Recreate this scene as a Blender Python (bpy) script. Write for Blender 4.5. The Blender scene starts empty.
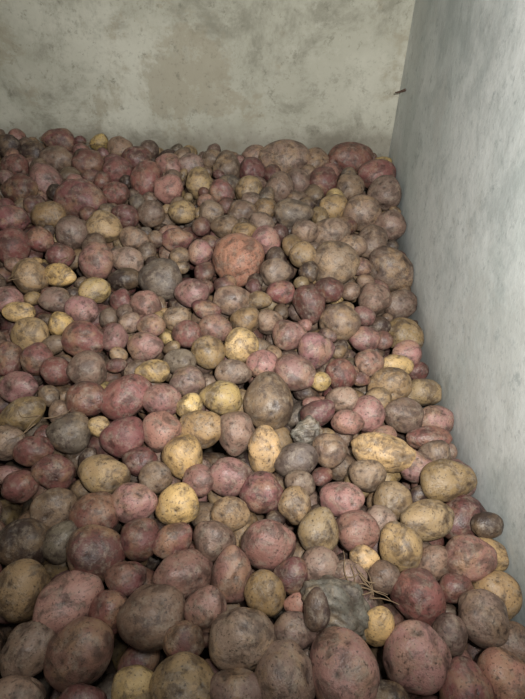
import bpy, bmesh, math, random
import numpy as np
from mathutils import Vector
rng=np.random.default_rng(11); random.seed(11)
XW,XL,YB,YF=0.32,-1.15,1.58,-0.32
F=518.0; P=math.radians(44); YAW=math.radians(2.5); CAM=np.array([0,0,0.66])
Hd=np.array([-math.sin(YAW),math.cos(YAW),0]); Rt=np.array([math.cos(YAW),math.sin(YAW),0]); Zu=np.array([0,0,1.])
Fw=Hd*math.cos(P)-Zu*math.sin(P); Up=Hd*math.sin(P)+Zu*math.cos(P)
def sst(a,b,x):
    t=min(1,max(0,(x-a)/(b-a))); return t*t*(3-2*t)
def surf(x,y):
    z=0.045*sst(0.1,0.9,-x)*sst(0.7,1.5,y)-.01*sst(1.3,1.6,y)
    z-=0.13*math.exp(-((x-0.34)/0.2)**2)*math.exp(-((y-0.8)/0.36)**2)
    z+=0.012*math.sin(x*9+1)*math.sin(y*8)
    return z
def unproj(px,py):
    r=Fw+Rt*(px-262.5)/F+Up*(349.5-py)/F
    z=0.
    for _ in range(30):
        t=(z-CAM[2])/r[2]; p=CAM+r*t
        z=0.5*z+0.5*surf(p[0],p[1])
    return p,t
# surveyed tubers of the top layer: position, length, width, turn, skin colour
A="""8,146,24,20,0,d;34,152,24,20,0,d;60,140,30,24,0,r;120,148,24,22,0,b;136,159,28,22,0,r;283,159,50,34,0,b;350,158,42,32,0,r;376,174,36,28,0,r;386,194,32,32,0,b
57,160,34,26,0,b;88,165,30,26,0,r;147,180,34,30,90,r;46,181,32,30,0,p;80,200,46,34,0,r;48,216,34,26,0,t;40,240,28,24,0,r;72,232,30,28,90,b;103,228,36,30,0,t;116,193,26,20,0,r;10,247,34,34,0,r
30,277,34,32,90,t;97,262,36,34,0,p;96,290,28,26,0,y;83,311,30,28,0,p;32,336,38,34,0,t;83,340,44,34,0,r;128,260,34,24,160,b;160,280,42,38,0,g;193,294,32,30,0,p;239,260,50,48,30,o;233,301,38,28,0,b
201,253,24,24,0,p;334,264,46,42,0,b;303,256,26,24,0,t;398,268,50,36,-40,b;280,292,26,22,0,r;309,304,36,30,100,r;341,323,40,36,0,b;402,304,32,28,0,b;407,336,38,32,-40,t;315,350,34,34,0,p;240,346,32,32,0,y
208,352,34,30,0,t;293,374,42,34,-10,p;340,374,30,28,90,r;389,386,40,34,0,t;428,366,22,20,0,r;430,393,40,26,0,t;437,420,36,30,0,p;428,438,40,24,0,r;398,366,34,22,0,y;365,340,30,24,0,p;369,363,28,26,0,p
269,402,52,50,90,b;222,398,42,32,-10,y;188,381,34,32,0,b;234,373,36,26,0,b;153,371,34,22,0,y;146,347,36,28,0,p;125,398,54,36,35,r;91,400,40,34,0,r;162,400,36,32,0,p;189,408,24,24,0,y;70,433,40,36,0,g
125,439,40,40,0,r;160,433,38,36,0,p;22,415,44,32,35,t;20,387,36,28,0,p;101,427,20,20,0,y;203,431,44,36,0,t;238,437,40,38,90,b;187,453,44,38,120,y;260,447,44,34,90,y;228,478,40,36,0,p;262,491,42,38,0,r
296,503,34,30,90,t;293,462,42,32,20,g;307,432,28,26,0,m;330,450,36,34,0,b;349,422,30,26,0,p;318,412,36,24,20,r;364,415,32,32,0,p;384,453,60,34,-12,y;404,415,40,32,-20,b;370,475,36,30,0,b;340,500,46,34,0,p
395,500,36,34,0,t;419,467,32,30,0,p;451,487,48,38,0,t;425,518,58,38,0,t;490,514,54,44,0,r;473,474,36,34,0,p;507,550,46,32,-10,y;406,549,48,40,110,y;320,530,42,36,70,t;358,533,42,38,0,p;386,578,30,28,0,b
270,547,52,44,0,p;212,542,40,40,0,b;177,504,44,38,20,y;136,503,42,38,20,p;140,538,40,40,0,r;172,543,40,32,50,r;92,556,54,52,0,r;95,515,48,40,0,r;102,477,50,40,0,t;53,473,40,34,0,r;53,510,44,38,0,b;62,545,40,34,60,g
20,486,36,30,0,r;26,541,50,46,0,d;22,592,54,50,90,t;69,600,62,48,25,p;82,650,72,54,55,p;34,657,54,50,60,b;155,620,68,58,15,b;112,620,40,36,90,r;188,578,56,42,5,p;231,583,52,40,80,p;205,608,44,40,60,p
240,634,62,58,0,b;265,590,40,38,100,t;182,671,60,58,0,t;137,688,44,40,0,y;290,668,66,54,100,b;343,670,74,64,90,p;300,632,42,34,0,b;344,614,72,52,-35,m;415,652,66,58,90,p;418,599,52,46,120,r;379,630,44,30,80,y
453,630,40,34,90,b;488,628,56,46,110,b;474,568,46,40,0,p;510,589,46,44,0,t;503,676,50,48,0,o;462,682,50,48,90,r;458,590,32,28,0,r;440,560,40,30,0,b;240,690,56,44,0,b;292,580,34,34,0,r;318,570,36,34,0,b;360,560,28,24,0,y
297,606,28,20,20,o;380,694,40,30,0,d;12,443,36,32,0,b;85,370,36,34,0,b;60,372,30,28,0,r;37,360,30,30,0,r;8,358,32,26,90,r;114,338,26,24,90,p;130,322,22,20,0,b;145,305,28,26,0,p;122,301,24,20,90,r;60,275,36,22,-10,y
8,300,28,26,0,p;20,312,28,20,0,y;55,300,30,24,0,b;62,325,24,22,0,y;172,165,24,24,0,p;190,165,24,20,0,b;168,190,28,26,0,p;200,182,30,26,90,t;228,168,30,26,90,b;250,170,26,24,0,r;182,212,28,22,0,t;212,212,24,22,0,b
243,213,28,24,0,b;225,227,26,22,0,b;266,240,28,28,0,p;280,188,30,28,90,b;320,182,28,26,0,r;333,207,28,26,0,t;293,214,36,26,0,g;330,234,38,26,0,b;365,214,36,34,0,b;370,245,30,30,0,b;275,272,28,26,0,b;178,240,30,22,0,r
135,238,28,22,0,b;375,300,32,30,0,b;330,290,28,24,0,r;290,335,32,30,0,p;215,328,30,26,0,p;180,362,30,26,0,g;187,333,28,26,0,r;251,320,30,26,0,t;262,364,30,26,0,p;320,382,20,18,0,y;266,322,26,24,0,b;343,400,30,24,0,b
388,225,30,28,0,b;410,360,30,24,0,p;176,318,28,24,0,b;150,325,28,22,0,p;150,215,26,24,0,b;20,190,34,28,0,r;12,220,30,26,0,r;15,168,28,24,0,r;118,170,28,24,0,r;212,160,20,18,0,b;315,162,28,24,0,b;255,156,24,20,0,b
300,182,26,24,0,b;350,188,28,26,0,b;250,190,26,24,0,t;222,192,24,22,0,r;308,232,26,24,0,b;352,245,26,22,0,b;60,255,26,24,0,r;125,216,26,22,0,r;140,460,34,28,0,r;30,450,34,30,0,r;152,478,32,28,0,b;203,480,32,30,0,p
230,515,36,30,0,t;180,640,40,34,0,r;120,580,38,34,0,r;345,578,34,28,0,b;440,460,30,28,0,b;500,530,30,24,0,d;20,690,54,44,0,b;80,695,46,36,0,r;520,640,40,44,90,b;378,520,30,26,0,b;300,482,28,26,0,b"""
COL={'r':(112,70,66),'p':(146,106,98),'b':(124,101,86),'t':(148,122,88),'y':(184,154,104),'o':(184,130,112),'g':(98,87,77),'m':(100,96,86),'d':(60,44,39)}
POT=[]
for l in A.replace('\n',';').split(';'):
    px,py,L,W,th,c=l.split(','); px,py,L,W,th=map(float,(px,py,L,W,th))
    p,t=unproj(px,py); th=math.radians(th)
    M=Rt*math.cos(th)+Up*math.sin(th); N=-Rt*math.sin(th)+Up*math.cos(th)
    k=rng.normal(0,.2); M2=M*math.cos(k)+Fw*math.sin(k); F2=-M*math.sin(k)+Fw*math.cos(k)
    POT.append([p,np.array([M2,N,F2]),np.array([L,W,W*.93])*.5*t/F*1.07,c])
NA=len(POT)
C=np.array([q[0] for q in POT]); Rr=np.array([q[2].mean() for q in POT]); C0=C.copy()
for it in range(60):
    D=C[:,None]-C[None]; d=np.linalg.norm(D,axis=2)+np.eye(NA)
    ov=np.maximum(0,(Rr[:,None]+Rr[None])*.92-d); np.fill_diagonal(ov,0)
    C+=(D/d[...,None]*(ov*.25)[...,None]).sum(1)+(C0-C)*.06
    C[:,0]=np.minimum(C[:,0],XW-Rr*.97-.004); C[:,1]=np.minimum(C[:,1],YB-Rr*.97-.004)
for i in range(NA): POT[i][0]=C[i]
# shrivelled dark tuber leaning on the mouldy one
im=[i for i in range(NA) if POT[i][3]=='m'][-1]
ps=POT[im][0]-Rt*.026+np.array([0,-.012,.03]); POT.append([ps,np.array([Up,-Rt,Fw]),np.array([.023,.0155,.015]),'d']); 
C=np.vstack([C,ps]);Rr=np.append(Rr,.015);NA+=1
G={}; GS=0.09
def key(p): return tuple(int(math.floor(v/GS)) for v in p)
def add(p,r): G.setdefault(key(p),[]).append((p[0],p[1],p[2],r))
def free(p,r,f):
    k=key(p)
    for i in(-1,0,1):
        for j in(-1,0,1):
            for m in(-1,0,1):
                for q in G.get((k[0]+i,k[1]+j,k[2]+m),()):
                    s=(q[3]+r)*f
                    if (p[0]-q[0])**2+(p[1]-q[1])**2+(p[2]-q[2])**2<s*s: return False
    return True
for i in range(NA): add(C[i],Rr[i])
def filler(n,zlo,zhi,rlo,rhi,f):
    for _ in range(n):
        r=random.uniform(rlo,rhi)
        x=random.uniform(XL+r*1.25,XW-r); y=random.uniform(YF+r*1.25,YB-r)
        p=(x,y,surf(x,y)+random.uniform(zlo,zhi))
        if free(p,r,f):
            add(p,r)
            e=random.uniform(1.0,1.5); sa=np.array([r*e**.66,r/e**.33,r/e**.33*random.uniform(.85,1)])
            az=random.uniform(0,6.28); el=random.gauss(0,.35)
            M=np.array([math.cos(az)*math.cos(el),math.sin(az)*math.cos(el),math.sin(el)])
            N=np.cross([0,0,1],M);N/=np.linalg.norm(N);K=np.cross(M,N)
            c=random.choices('rpbtygd',[26,18,28,14,7,6,18])[0]
            POT.append([np.array(p),np.array([M,N,K]),sa,c])
filler(12000,-.012,.004,.022,.032,.95)
filler(14000,-.022,.0,.014,.022,.95)
filler(12000,-.055,-.026,.020,.034,.92)
filler(9000,-.095,-.06,.025,.034,.9)
filler(6000,-.14,-.1,.028,.036,.9)
print("POTATOES",NA,len(POT))
ZF=-0.33
def ico(n):
    bm=bmesh.new(); bmesh.ops.create_icosphere(bm,subdivisions=n,radius=1)
    v=np.array([x.co[:] for x in bm.verts]); v/=np.linalg.norm(v,axis=1)[:,None]
    f=np.array([[w.index for w in x.verts] for x in bm.faces]); bm.free(); return v,f
ICO={3:ico(5),2:ico(3)}
def lin(c): 
    c=np.array(c)/255.; return np.where(c<.04045,c/12.92,((c+.055)/1.055)**2.4)
VS=[];FS=[];CS=[];LS=[];ES=[];off=0
for i,(c,ax,sa,code) in enumerate(POT):
    hi = i<NA
    u,f=ICO[3 if hi else 2]
    disp=np.zeros(len(u))
    for k,a in((1.7,.05),(3.1,.034),(5.5,.014),(9,.006)):
        for _ in range(3):
            d=rng.normal(size=3);d/=np.linalg.norm(d); disp+=a*np.sin(k*(u@d)*1.4+rng.uniform(0,6.28))*.8
    eye=np.zeros(len(u))
    for _ in range(rng.integers(5,10)):
        d=rng.normal(size=3);d/=np.linalg.norm(d); g=np.exp(-((1-u@d)*2)/(.07**2)); eye+=g
        disp-=.05*g; g2=np.exp(-((1-u@d)*2)/(.2**2)); disp-=.03*g2; eye+=.25*g2
    v=u*(1+disp)[:,None]
    if code=='m': v*= (1+.09*np.sin(u[:,0]*7+1)*np.cos(u[:,1]*6)+.05*np.sin(u[:,2]*13+u[:,0]*9)+.03*np.sin(u[:,1]*21+u[:,2]*15))[:,None]
    tp=rng.uniform(-.18,.18); v[:,1:]*=(1+tp*v[:,:1])
    v[:,2]+=rng.uniform(-.14,.14)*v[:,0]**2
    loc=v*sa
    w=loc@ax+c
    w[:,0]=np.clip(w[:,0],XL+.003,XW-.003); w[:,1]=np.clip(w[:,1],YF+.003,YB-.003)
    br=rng.uniform(.7,1.3)*(1 if hi else .8)  # fillers toned down: dirtier skin, plus the gaps' shade put into the colour
    col=lin(COL[code])*br*np.array([1,rng.uniform(.95,1.08),rng.uniform(.9,1.12)])
    if code=='m': col=lin(COL[code])
    VS.append(w);FS.append(f+off);off+=len(u)
    CS.append(np.tile(np.append(col,rng.uniform(0,1)),(len(u),1)));LS.append(loc*1.0+rng.uniform(-5,5,3));ES.append(np.clip(eye,0,1))
V=np.concatenate(VS);Fc=np.concatenate(FS)
me=bpy.data.meshes.new("potato_pile")
me.vertices.add(len(V));me.vertices.foreach_set("co",V.astype(np.float32).ravel())
me.loops.add(Fc.size);me.loops.foreach_set("vertex_index",Fc.astype(np.int32).ravel())
me.polygons.add(len(Fc));me.polygons.foreach_set("loop_start",np.arange(0,Fc.size,3,dtype=np.int32))
me.update(calc_edges=True); me.validate(); me.shade_smooth()
a=me.attributes.new("pcol",'FLOAT_COLOR','POINT');a.data.foreach_set("color",np.concatenate(CS).astype(np.float32).ravel())
a=me.attributes.new("lp",'FLOAT_VECTOR','POINT');a.data.foreach_set("vector",np.concatenate(LS).astype(np.float32).ravel())
a=me.attributes.new("eye",'FLOAT','POINT');a.data.foreach_set("value",np.concatenate(ES).astype(np.float32))
pile=bpy.data.objects.new("potato_pile",me);bpy.context.scene.collection.objects.link(pile)
class NT:
    def __init__(s,name):
        s.m=bpy.data.materials.new(name);s.m.use_nodes=True;s.n=s.m.node_tree.nodes;s.l=s.m.node_tree.links
        s.b=s.n['Principled BSDF']
    def set(s,sock,v):
        if isinstance(v,bpy.types.NodeSocket): s.l.new(v,sock)
        else: sock.default_value=v
    def noise(s,vec,sc,det=4,ro=.55,dist=0):
        n=s.n.new('ShaderNodeTexNoise');s.l.new(vec,n.inputs['Vector']);n.inputs['Scale'].default_value=sc
        n.inputs['Detail'].default_value=det;n.inputs['Roughness'].default_value=ro;n.inputs['Distortion'].default_value=dist;return n.outputs[0]
    def ramp(s,x,a,b,lo=0.,hi=1.):
        n=s.n.new('ShaderNodeMapRange');n.interpolation_type='SMOOTHSTEP';s.set(n.inputs[0],x)
        for k,v in enumerate((a,b,lo,hi)): n.inputs[k+1].default_value=v
        return n.outputs[0]
    def mix(s,fac,a,b,mode='MIX'):
        n=s.n.new('ShaderNodeMix');n.data_type='RGBA';n.blend_type=mode;s.set(n.inputs[0],fac);s.set(n.inputs[6],a);s.set(n.inputs[7],b);return n.outputs[2]
    def math(s,op,a,b):
        n=s.n.new('ShaderNodeMath');n.operation=op;s.set(n.inputs[0],a);s.set(n.inputs[1],b);return n.outputs[0]
    def attr(s,name,o):
        n=s.n.new('ShaderNodeAttribute');n.attribute_name=name;return n.outputs[o]
    def bump(s,h,st,d):
        n=s.n.new('ShaderNodeBump');n.inputs['Strength'].default_value=st;n.inputs['Distance'].default_value=d;s.l.new(h,n.inputs['Height']);s.l.new(n.outputs[0],s.b.inputs['Normal'])
def L4(*c): return tuple(lin(c))+(1.,)
t=NT("potato_skin")
lp=t.attr("lp",'Vector');pc=t.attr("pcol",'Color');ey=t.attr("eye",'Fac');al=t.attr("pcol",'Alpha')
big=t.ramp(t.noise(lp,24,3,.6,.3),.45,.62)
c=t.mix(t.math('MULTIPLY',big,t.math('MULTIPLY',al,.6)),pc,L4(158,130,96))
dk=t.ramp(t.noise(lp,38,6,.7,.6),.45,.62)
c=t.mix(t.math('MULTIPLY',dk,.7),c,L4(60,46,40))
ds=t.ramp(t.noise(lp,80,6,.75),.47,.66)
c=t.mix(t.math('MULTIPLY',ds,.5),c,L4(146,133,117))
sp=t.ramp(t.noise(lp,300,3,.6),.57,.67)
c=t.mix(t.math('MULTIPLY',sp,.7),c,L4(44,33,28))
c=t.mix(t.math('MULTIPLY',ey,.75),c,L4(40,28,24))
t.set(t.b.inputs['Base Color'],c)
t.set(t.b.inputs['Roughness'],t.ramp(t.noise(lp,60,3),.3,.7,.38,.65)); t.b.inputs['Specular IOR Level'].default_value=.55
t.bump(t.math('ADD',t.noise(lp,110,5,.7),t.math('MULTIPLY',t.noise(lp,420,2,.5),.4)),.5,.003)
me.materials.append(t.m)
def wallmat(name,base,lite,dark,warm,seed,stain,bs,zc):
    t=NT(name);tc=t.n.new('ShaderNodeTexCoord');mp=t.n.new('ShaderNodeMapping');t.l.new(tc.outputs['Object'],mp.inputs[0]);mp.inputs['Location'].default_value=(seed,seed*.7,seed*.3);v=mp.outputs[0]
    c=t.mix(t.ramp(t.noise(v,2.6,5,.6,.3),.36,.64),base,lite)
    c=t.mix(t.math('MULTIPLY',t.ramp(t.noise(v,4.2,8,.75,.3),.46,.66),stain),c,dark)
    c=t.mix(t.math('MULTIPLY',t.ramp(t.noise(v,3.1,7,.7,.2),.52,.6),.6),c,warm)
    c=t.mix(t.math('MULTIPLY',t.ramp(t.noise(v,70,5,.75),.55,.68),.4),c,dark)
    c=t.mix(t.math('MULTIPLY',t.ramp(t.noise(v,18,7,.75),.52,.66),.5),c,lite)
    c=t.mix(t.math('MULTIPLY',t.ramp(t.noise(v,9,8,.8),.54,.66),.55),c,dark)
    c=t.mix(t.math('MULTIPLY',t.ramp(t.noise(v,22,7,.8),.57,.68),.6),c,dark)
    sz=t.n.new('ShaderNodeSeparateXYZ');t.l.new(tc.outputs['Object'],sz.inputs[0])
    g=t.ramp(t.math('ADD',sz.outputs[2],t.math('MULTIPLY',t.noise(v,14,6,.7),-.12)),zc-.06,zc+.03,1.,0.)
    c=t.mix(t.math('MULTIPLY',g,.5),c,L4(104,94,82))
    t.set(t.b.inputs['Base Color'],c);t.b.inputs['Roughness'].default_value=.85;t.b.inputs['Specular IOR Level'].default_value=.25
    t.bump(t.math('ADD',t.noise(v,9,6,.6),t.math('MULTIPLY',t.noise(v,90,4,.6),.12)),bs,.012)
    return t.m
mb=wallmat("stained_concrete",L4(172,171,156),L4(194,193,179),L4(114,112,98),L4(150,142,122),3.3,.65,.3,.0)
mr=wallmat("limewashed_plaster",L4(190,198,194),L4(214,218,215),L4(146,155,153),L4(192,195,190),7.7,.5,.25,-.13)
mf=wallmat("earthy_concrete_floor",L4(70,62,54),L4(90,80,70),L4(40,35,30),L4(60,50,42),1.1,.5,.5,-1)
def box(name,x0,x1,y0,y1,z0,z1,m):
    bm=bmesh.new();bmesh.ops.create_cube(bm,size=1)
    for v in bm.verts: v.co=Vector(((x0+x1)/2+v.co.x*(x1-x0),(y0+y1)/2+v.co.y*(y1-y0),(z0+z1)/2+v.co.z*(z1-z0)))
    k=bpy.data.meshes.new(name);bm.to_mesh(k);bm.free();k.materials.append(m)
    o=bpy.data.objects.new(name,k);bpy.context.scene.collection.objects.link(o);return o
box("wall_back",XL-.15,XW+.15,YB,YB+.15,ZF,1.7,mb)
box("wall_right",XW,XW+.15,YF-.6,YB,ZF,1.7,mr)
box("wall_left",XL-.15,XL,YF-.6,YB,ZF,1.7,mb)
box("wall_front",XL,XW,YF-.1,YF,ZF,.15,mb)
box("floor",XL-.15,XW+.15,YF-.6,YB+.15,ZF-.1,ZF,mf)
def tube(name,paths,mat,rad):
    cu=bpy.data.curves.new(name,'CURVE');cu.dimensions='3D';cu.bevel_depth=rad;cu.bevel_resolution=2
    for pts in paths:
        s=cu.splines.new('NURBS');s.points.add(len(pts)-1)
        for k,p in enumerate(pts): s.points[k].co=(*p,1);s.points[k].radius=1-.6*k/(len(pts)-1)
        s.use_endpoint_u=True;s.order_u=3
    cu.materials.append(mat);o=bpy.data.objects.new(name,cu);bpy.context.scene.collection.objects.link(o)
def plain(name,col,ro=.8):
    t=NT(name);tc=t.n.new('ShaderNodeTexCoord');t.set(t.b.inputs['Base Color'],t.mix(t.noise(tc.outputs['Object'],80,3),L4(*col),L4(*[int(x*.6) for x in col])));t.b.inputs['Roughness'].default_value=ro;return t.m
straw=plain("dry_root",(140,116,88))
paths=[]
def clump(px,py,n,ln):
    p,_=unproj(px,py)
    for _ in range(n):
        q=p+rng.normal(0,.007,3)*[1,1,.2]+[0,0,.024];a=rng.uniform(0,6.28);pts=[]
        for k in range(6):
            pts.append(q.copy());a+=rng.normal(0,.4);q=q+np.array([math.cos(a),math.sin(a),rng.normal(-.1,.12)])*ln/5
        paths.append(pts)
clump(352,584,7,.04);clump(366,596,6,.035);clump(45,428,4,.045);clump(42,146,4,.06);clump(95,152,4,.06);clump(12,290,3,.05);clump(70,268,3,.045)
tube("dried_roots",paths,straw,.0009)
rust=plain("rusty_iron",(96,72,60),.6)
tube("bent_nail",[[(.318,1.50,.195),(.300,1.49,.192),(.290,1.485,.193)]],rust,.004)
def area(name,loc,tgt,size,e,col):
    l=bpy.data.lights.new(name,'AREA');l.shape='DISK';l.size=size;l.energy=e;l.color=col
    o=bpy.data.objects.new(name,l);o.location=loc;o.rotation_euler=(Vector(tgt)-Vector(loc)).to_track_quat('-Z','Y').to_euler();bpy.context.scene.collection.objects.link(o)
l=bpy.data.lights.new("phone_flash",'SPOT');l.energy=66;l.spot_size=math.radians(112);l.spot_blend=1;l.shadow_soft_size=.012;l.color=(1,.98,.95)
o=bpy.data.objects.new("phone_flash",l);o.location=(.05,.0,.73);o.rotation_euler=(Vector((.2,1.3,.1))-o.location).to_track_quat('-Z','Y').to_euler();bpy.context.scene.collection.objects.link(o)
area("cellar_lamp",(.08,.1,1.5),(.08,.45,0),.35,8,(1,.98,.94))
w=bpy.data.worlds.new("World");bpy.context.scene.world=w;w.use_nodes=True
w.node_tree.nodes['Background'].inputs[0].default_value=(1,.97,.95,1);w.node_tree.nodes['Background'].inputs[1].default_value=.11
bpy.context.scene.view_settings.view_transform='Standard'
cd=bpy.data.cameras.new("camera");cd.sensor_fit='VERTICAL';cd.sensor_height=36;cd.lens=F/699*36;cd.clip_start=.01
co=bpy.data.objects.new("camera",cd);co.location=CAM;co.rotation_euler=(math.pi/2-P,0,YAW);bpy.context.scene.collection.objects.link(co);bpy.context.scene.camera=co
